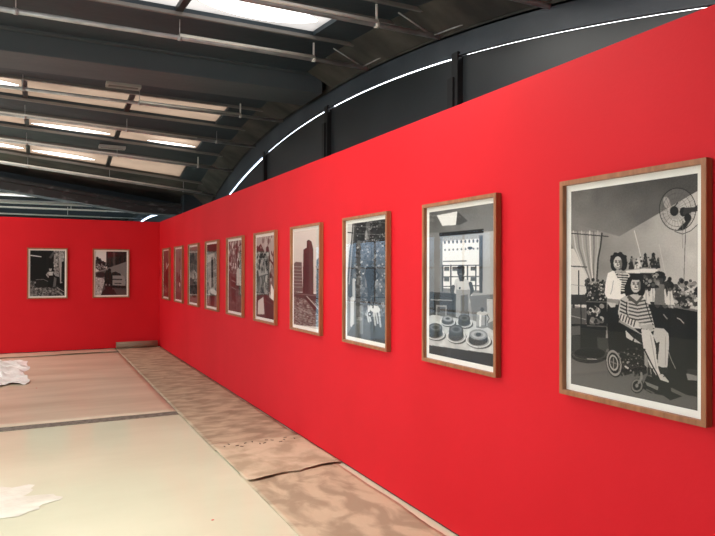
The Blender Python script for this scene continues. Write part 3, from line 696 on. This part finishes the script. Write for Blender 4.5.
# --- 9: man with ring cakes
def art_cakes():
    A = Art([(427.5, 213), (491.5, 202), (492, 368), (428.5, 352)], 150, 240, 140)
    A.crop(425, 225, .14)
    A.grad([(0, -200), (500, -200), (500, 60), (0, 100)], 92, 130, (0, -160), (300, 60))
    A.grad([(0, 60), (500, 40), (500, 900), (0, 900)], 120, 178, (0, 300), (500, 250)); A.texture(None, 4, .1, .08)
    A.poly([(70, -66), (215, -98), (205, 0), (110, 8)], 220)      # ceiling lamp
    A.poly([(215, -98), (290, -30), (230, 0), (205, 0)], 60, .6)
    A.poly([(88, 60), (405, 25), (405, 55), (90, 85)], 22)
    A.poly([(95, 90), (395, 70), (395, 490), (100, 470)], 128); A.poly([(112, 118), (372, 95), (375, 470), (115, 450)], 225)
    A.poly([(112, 90), (375, 72), (375, 95), (112, 116)], 160)
    for i in range(9): A.ell(128+i*29, 125-i*1.5, 7, 12, 80); A.ell(130+i*29, 180-i*1.5, 6, 8, 110)
    A.poly([(372, 75), (400, 73), (400, 490), (376, 485)], 90); A.line([(388, 85), (388, 480)], 6, 30)
    for x in (115, 172, 290, 350): A.line([(x, 290), (x, 470)], 10, 80)
    for y in (292, 372, 440): A.line([(112, y), (375, y-4)], 7, 88)
    for x, y in ((125, 300), (125, 375), (312, 300), (312, 375), (182, 300)): A.poly([(x, y), (x+36, y), (x+36, y+28), (x, y+28)], 95)
    A.line([(120, 262), (280, 258)], 8, 120); A.ell(308, 165, 18, 10, 50)
    # man
    A.poly([(205, 390), (240, 375), (275, 385), (320, 415), (325, 500), (330, 560), (180, 560), (180, 480)], 196); A.poly([(225, 372), (270, 372), (262, 405), (236, 405)], 60)
    A.ell(243, 335, 27, 40, 66); A.ell(243, 306, 27, 16, 40); A.ell(235, 330, 4, 3, 20); A.ell(252, 330, 4, 3, 20); A.line([(234, 352), (252, 352)], 4, 140)
    A.ell(236, 452, 7, 8, 60); A.line([(215, 420), (215, 520)], 5, 165); A.line([(312, 420), (325, 470), (300, 500)], 26, 75); A.line([(190, 440), (182, 490), (215, 515)], 24, 80)
    A.crop(425, 290, .1585)
    A.poly([(20, 10), (260, 30), (270, 190), (20, 170)], 70); A.poly([(62, 92), (128, 98), (128, 175), (62, 162)], 150); A.poly([(70, 102), (120, 108), (120, 170), (70, 158)], 90); A.line([(50, 30), (52, 160)], 8, 30); A.line([(165, 30), (168, 160)], 8, 40); A.line([(30, 60), (160, 66)], 6, 160)
    A.poly([(185, 0), (275, 0), (268, 110), (260, 200), (185, 170)], 150); A.poly([(215, 35), (260, 30), (265, 170), (215, 165)], 110)
    A.poly([(270, 40), (430, 30), (430, 260), (300, 240)], 120); A.poly([(380, 60), (418, 62), (420, 200), (385, 215)], 180)
    # table
    A.poly([(20, 160), (45, 155), (300, 195), (425, 262), (425, 412), (18, 340)], 186); A.texture([(20, 160), (45, 155), (300, 195), (425, 262), (425, 412), (18, 340)], 9, .05, .02)
    A.poly([(18, 340), (425, 410), (425, 520), (18, 410)], 24); A.poly([(130, 365), (155, 370), (155, 430), (130, 425)], 50)
    # pot
    A.poly([(318, 150), (385, 150), (385, 240), (312, 235)], 150); A.ell(350, 150, 34, 14, 190); A.ell(350, 236, 37, 10, 120); A.line([(340, 165), (338, 230)], 12, 215); A.line([(372, 165), (373, 230)], 8, 90); A.ell(352, 128, 12, 14, 80); A.line([(384, 160), (396, 185), (384, 210)], 5, 60)
    for cx, cy, rx, ry, hh, top in ((135, 180, 34, 20, 22, 120), (238, 178, 36, 22, 34, 60), (60, 232, 42, 26, 46, 66), (188, 248, 44, 30, 48, 62), (328, 285, 58, 34, 40, 130)):
        A.ell(cx+6, cy+hh+4, rx*1.42, ry*1.35, 60, .12); A.ell(cx, cy+hh-4, rx*1.38, ry*1.35, 205, .12); A.ell(cx, cy+hh-4, rx*1.2, ry*1.15, 150, .12)
        A.poly([(cx-rx, cy), (cx+rx, cy+4), (cx+rx*1.04, cy+hh), (cx-rx*1.04, cy+hh-6)], 38); A.ell(cx, cy+hh-4, rx*1.04, ry*.95, 38)
        A.ell(cx, cy, rx, ry, top, .12); A.ell(cx, cy, rx*.8, ry*.7, top+34, .12, ring=.62); A.ell(cx, cy-1, rx*.3, ry*.34, 18)
    A.grain(3)
    return A
# --- 8: dancer silhouette under a tree, white foals of light
def art_tree():
    A = Art([(345.5, 225.5), (384.5, 216), (385, 343), (346, 336)], 120, 240, 92)
    A.crop(340, 212, .1344)
    A.poly([(40, 90), (90, 80), (55, 300), (40, 540)], 205)
    A.poly([(85, 80), (335, 40), (335, 200), (110, 225)], 40); A.blobs(95, 330, 50, 210, 120, 5, 14, 14, 90); A.blobs(100, 330, 60, 210, 40, 3, 6, 120, 190)
    A.poly([(100, 215), (335, 200), (335, 620), (100, 640)], 80); A.blobs(95, 335, 215, 620, 240, 6, 16, 40, 130); A.blobs(95, 335, 215, 620, 60, 4, 8, 130, 200)
    A.line([(95, 80), (80, 300), (62, 540), (60, 900)], 34, 70); A.line([(88, 100), (72, 320), (56, 540)], 9, 150); A.line([(110, 160), (90, 340), (70, 480)], 6, 26); A.line([(40, 160), (80, 160)], 8, 20)
    A.line([(218, 200), (220, 380)], 9, 24); A.line([(104, 165), (330, 150)], 4, 130)
    A.ell(195, 120, 16, 90, 140, a=.6); A.ell(180, 170, 10, 40, 200, a=.6)
    # figure
    A.poly([(170, 395), (262, 395), (270, 560), (175, 560)], 150, .6); A.ell(216, 375, 14, 22, 6); A.ell(216, 362, 27, 8, 12); A.poly([(180, 402), (205, 392), (245, 400), (262, 430), (252, 500), (245, 560), (190, 560), (182, 480)], 16)
    A.line([(250, 412), (280, 465), (248, 500)], 13, 18); A.line([(186, 415), (176, 470), (195, 520)], 12, 20); A.line([(215, 555), (212, 660)], 24, 18); A.line([(240, 555), (235, 660)], 18, 18)
    A.crop(340, 280, .1344)
    A.line([(90, 0), (92, 150)], 20, 178); A.poly([(45, 120), (110, 180), (95, 420), (48, 400)], 130, .8); A.line([(80, 140), (80, 340)], 26, 215, .8); A.poly([(110, 120), (340, 110), (340, 300), (110, 330)], 90)
    A.blobs(110, 330, 100, 330, 110, 6, 16, 50, 150); A.line([(110, 130), (330, 120)], 10, 30)
    A.poly([(48, 400), (90, 330), (230, 330), (230, 450), (52, 415)], 80); A.poly([(215, 270), (335, 260), (335, 480), (220, 450)], 18)
    for x0, x1 in ((215, 200), (240, 250), (270, 290), (245, 268), (200, 215)): A.line([(x0, 190), (x1-6, 260), (x1+4, 300+(x0*7) % 50)], 13, 214, .8)
    A.ell(250, 210, 40, 26, 205, .2); A.ell(212, 250, 16, 18, 30); A.ell(210, 250, 8, 7, 200); A.ell(238, 140, 14, 18, 14); A.line([(236, 160), (236, 200)], 10, 18); A.line([(205, 60), (207, 170)], 22, 20)
    A.line([(150, 200), (150, 390)], 26, 150, .5); A.grain(3)
    return A
# --- 7: figure and tower above a rail track
def art_tower():
    A = Art([(292.8, 230.5), (316.8, 226), (317.2, 332.5), (293.2, 326)], 100, 230, 205)
    A.crop(288, 220, .2197)
    A.grad([(0, 0), (170, 0), (170, 330), (0, 330)], 212, 186, (60, 20), (60, 320))
    A.poly([(20, 200), (30, 188), (55, 190), (60, 330), (20, 330)], 92)
    for i in range(7): A.line([(22, 210+i*16), (56, 212+i*16)], 4, 140)
    A.poly([(62, 130), (76, 120), (76, 88), (84, 82), (96, 90), (96, 118), (104, 128), (106, 345), (60, 345)], 48)
    A.poly([(84, 82), (96, 90), (104, 128), (106, 345), (90, 345)], 66); A.poly([(118, 180), (126, 168), (140, 176), (140, 350), (118, 350)], 60); A.blobs(118, 140, 178, 340, 25, 2, 4, 100, 150)
    A.ell(73, 160, 6, 12, 20); A.poly([(66, 178), (80, 176), (86, 215), (84, 260), (82, 350), (76, 350), (74, 270), (70, 350), (64, 350), (62, 250), (60, 215)], 20)
    A.poly([(20, 330), (142, 345), (142, 385), (20, 352)], 60); A.line([(20, 338), (140, 352)], 4, 110)
    A.poly([(20, 352), (142, 382), (142, 500), (20, 485)], 112); A.texture([(20, 352), (142, 382), (142, 500), (20, 485)], 32, .05, .008)
    A.poly([(62, 352), (88, 358), (140, 440), (140, 460)], 40); A.line([(78, 352), (142, 432)], 4, 170); A.line([(92, 358), (142, 412)], 3, 40); A.grain(3)
    return A
def quick(quad, nx, ny, seed, base, fn):
    A = Art(quad, nx, ny, base); A.rng = np.random.RandomState(seed); fn(A); A.grain(3); return A
UNIT = [(0, 0), (100, 0), (100, 140), (0, 140)]
def f_forest(A):      # tree branches with a bright clearing
    A.poly([(0, 0), (100, 0), (100, 60), (0, 70)], 170); A.blobs(0, 100, 0, 140, 160, 2, 8, 20, 190)
    A.line([(0, 22), (25, 14), (48, 32), (66, 20), (74, 40), (98, 52)], 4, 22); A.line([(62, 20), (70, 0)], 2.5, 26); A.line([(70, 36), (64, 80), (72, 140)], 7, 28)
    A.poly([(80, 80), (96, 92), (92, 116), (78, 104)], 225); A.poly([(0, 104), (40, 96), (100, 110), (100, 140), (0, 140)], 60); A.poly([(10, 112), (40, 104), (46, 134), (8, 136)], 195); A.poly([(50, 112), (96, 116), (94, 140), (52, 140)], 24); A.line([(30, 90), (60, 108), (92, 112)], 4, 18)
def f_chair(A):       # person seated behind a chair among leaves
    A.blobs(0, 100, 0, 70, 170, 2, 7, 30, 215); A.poly([(0, 62), (100, 70), (100, 140), (0, 140)], 84)
    A.line([(62, 0), (58, 40), (66, 80)], 6, 40); A.ell(72, 46, 7, 8, 60); A.poly([(60, 56), (86, 56), (90, 92), (60, 90)], 190); A.poly([(18, 70), (52, 74), (54, 122), (24, 118)], 34)
    A.line([(20, 78), (52, 82)], 2, 130); A.line([(22, 92), (54, 96)], 2, 120); A.line([(24, 118), (26, 132)], 3, 20); A.line([(52, 122), (53, 134)], 3, 20); A.poly([(58, 88), (98, 88), (98, 96), (58, 94)], 28)
    A.texture([(0, 62), (100, 70), (100, 140), (0, 140)], 12, .08, .02)
def f_room(A):        # bright doorway interior with a table
    A.poly([(0, 0), (100, 0), (100, 22), (0, 18)], 34); A.poly([(6, 24), (70, 20), (74, 100), (6, 104)], 170); A.poly([(40, 30), (60, 28), (62, 96), (42, 98)], 26)
    A.poly([(70, 20), (100, 22), (100, 110), (74, 104)], 92); A.line([(80, 30), (82, 96)], 3, 200); A.line([(92, 60), (93, 108)], 4, 190); A.ell(50, 108, 40, 8, 205); A.poly([(30, 110), (74, 112), (70, 138), (36, 138)], 40); A.line([(18, 112), (10, 136)], 3, 210); A.blobs(0, 30, 60, 100, 16, 2, 5, 90, 200)
def f_dark(A):
    A.poly([(0, 0), (100, 0), (100, 24), (0, 20)], 120); A.blobs(5, 95, 20, 60, 60, 3, 9, 20, 120); A.blobs(5, 95, 60, 85, 30, 3, 7, 130, 210); A.blobs(5, 95, 84, 118, 80, 3, 8, 15, 90); A.poly([(0, 118), (100, 120), (100, 140), (0, 140)], 110); A.ell(55, 122, 22, 5, 40)
def f_hang(A):        # pale wall, hanging lamp and a bright bottle-like figure
    A.grad([(0, 0), (100, 0), (100, 140), (0, 140)], 130, 96, (50, 0), (50, 140)); A.line([(62, 0), (58, 66)], 2, 30); A.ell(60, 30, 6, 5, 40); A.poly([(50, 70), (64, 70), (66, 92), (60, 104), (48, 100)], 30); A.ell(48, 92, 12, 16, 30, ring=.7); A.ell(60, 98, 8, 6, 205); A.line([(75, 60), (78, 84)], 6, 200); A.poly([(0, 118), (100, 122), (100, 140), (0, 140)], 80); A.poly([(20, 66), (34, 66), (36, 90), (20, 90)], 60)
def f_crowd(A):
    A.grad([(0, 0), (100, 0), (100, 140), (0, 140)], 92, 60, (50, 0), (50, 140)); A.blobs(0, 100, 10, 130, 70, 3, 8, 20, 110); A.ell(50, 44, 10, 9, 170); A.line([(40, 60), (58, 50), (84, 40)], 5, 205); A.poly([(40, 56), (70, 58), (74, 110), (38, 110)], 30); A.blobs(20, 60, 100, 125, 12, 2, 5, 120, 160)
def f_workshop(A):    # quad sketch from the photo at the left of the rear wall
    A.crop(22, 243, .1119)
    A.poly([(60, 50), (390, 50), (390, 480), (60, 480)], 26); A.line([(66, 100), (165, 112)], 9, 225); A.poly([(115, 320), (190, 318), (235, 335), (235, 400), (120, 400)], 44); A.line([(118, 325), (190, 322), (232, 340)], 6, 120)
    A.poly([(290, 58), (330, 56), (340, 300), (300, 290), (288, 180)], 150); A.blobs(292, 335, 60, 280, 60, 4, 9, 60, 200); A.poly([(335, 56), (388, 54), (386, 350), (350, 360), (340, 200)], 170); A.poly([(365, 160), (388, 150), (388, 370), (360, 340)], 30); A.blobs(340, 386, 60, 140, 20, 4, 8, 90, 210)
    A.poly([(240, 120), (285, 60), (290, 90), (262, 130)], 90); A.poly([(215, 100), (240, 110), (238, 320), (216, 320)], 38)
    A.poly([(66, 400), (240, 395), (330, 400), (385, 470), (385, 480), (60, 480)], 112); A.texture([(66, 400), (240, 395), (330, 400), (385, 470), (385, 480), (60, 480)], 38, .03, .02); A.blobs(66, 110, 340, 410, 18, 5, 11, 70, 150)
    A.ell(256, 228, 14, 18, 170); A.ell(256, 214, 15, 9, 20); A.poly([(232, 252), (280, 250), (278, 300), (240, 300)], 190); A.poly([(240, 285), (280, 285), (284, 400), (268, 400), (262, 350), (256, 400), (240, 395)], 18); A.line([(236, 258), (220, 280), (236, 300)], 12, 165); A.line([(284, 255), (322, 285)], 11, 150)
    A.poly([(292, 300), (315, 310), (308, 390), (280, 392)], 110)
    for i in range(5): A.line([(318, 375+i*18), (385, 420+i*18)], 7, 150 if i % 2 else 60)
def f_car(A):
    A.crop(88, 243, .1119)
    A.poly([(60, 65), (165, 65), (165, 250), (60, 260)], 224); A.blobs(64, 150, 120, 240, 110, 5, 14, 20, 90, inside=lambda x, y: y > 120+(x-64)*.6); A.blobs(64, 150, 180, 240, 40, 3, 6, 120, 190)
    A.poly([(160, 68), (350, 68), (350, 165), (200, 230), (160, 200)], 42); A.poly([(222, 70), (245, 70), (245, 205), (222, 215)], 84); A.texture([(160, 68), (350, 68), (350, 165), (160, 230)], 8, .04, .03)
    for i in range(5): A.line([(250+i*20, 70), (250+i*20, 190-i*8)], 4, 26)
    A.poly([(60, 258), (350, 160), (350, 340), (60, 340)], 132); A.poly([(60, 262), (200, 230), (200, 300), (60, 310)], 96); A.ell(112, 282, 48, 24, 48)
    A.poly([(60, 305), (350, 330), (350, 480), (60, 480)], 84); A.poly([(60, 305), (150, 320), (110, 470), (60, 478)], 178); A.texture([(60, 305), (150, 320), (110, 470), (60, 478)], 26, .03, .02)
    A.poly([(205, 265), (235, 250), (280, 262), (330, 300), (345, 350), (340, 392), (215, 388), (210, 330)], 150); A.poly([(212, 262), (245, 252), (290, 270), (304, 290), (215, 290)], 34); A.line([(225, 325), (305, 328)], 12, 70); A.line([(240, 362), (300, 364)], 8, 60); A.poly([(212, 380), (345, 388), (340, 412), (215, 405)], 24)
    A.ell(190, 240, 15, 18, 26); A.ell(168, 256, 14, 16, 30); A.poly([(150, 262), (205, 252), (220, 300), (216, 420), (180, 430), (150, 420), (142, 320)], 15); A.ell(158, 375, 7, 10, 140); A.ell(190, 378, 6, 10, 130); A.poly([(140, 420), (230, 420), (260, 470), (110, 470)], 36)

FY = [12.52, 11.31, 10.12, 8.938, 7.761, 6.589, 5.417, 4.236, 3.055, 1.869]
arts = [lambda: quick(UNIT, 60, 90, 3, 80, f_crowd), lambda: quick(UNIT, 60, 90, 4, 110, f_hang), lambda: quick(UNIT, 60, 90, 5, 100, f_dark), lambda: quick(UNIT, 70, 100, 6, 110, f_room),
        lambda: quick(UNIT, 80, 110, 7, 110, f_chair), lambda: quick(UNIT, 90, 130, 8, 100, f_forest), art_tower, art_tree, art_cakes, art_women]
labs = ['wooden framed dark photograph nearest the corner on the long red wall, farthest from the camera',
 'wooden framed photograph with a hanging cord and dark bottle shape, second from the corner',
 'wooden framed dark cluttered photograph, third from the corner on the long red wall',
 'wooden framed photograph of a bright interior with a round white table, fourth from the corner',
 'wooden framed photograph of a dark chair under leafy branches, fifth from the corner',
 'wooden framed photograph of tangled tree branches, sixth from the corner',
 'wooden framed photograph of a tall tower and standing figure beside rails',
 'wooden framed photograph of a hatted silhouette by a tree trunk with bluish reflections',
 'wooden framed photograph of a person behind a table of ring cakes',
 'largest framed photograph, two women with one in a wheelchair below a wall fan']
for y, a, l in zip(FY, arts, labs):
    picture(a(), (WX, y, 1.473), -math.pi/2, .727, .976, l, NEUT if y in (3.055, 4.236) else SEPIA)
BQ1 = [(28.8, 249), (66.2, 249.3), (66, 296), (29, 296.3)]; BQ2 = [(94.6, 250.2), (127.6, 250.4), (127.4, 295.8), (94.4, 296)]
picture(quick(BQ1, 110, 150, 11, 40, f_workshop), (.15, WY, 1.478), 0, .687, .955, 'wooden framed photograph of a worker in a dark workshop, left one on the rear wall', NEUT)
picture(quick(BQ2, 110, 150, 12, 100, f_car), (1.273, WY, 1.478), 0, .675, .955, 'wooden framed photograph of two figures by a parked car, right one on rear wall', NEUT)
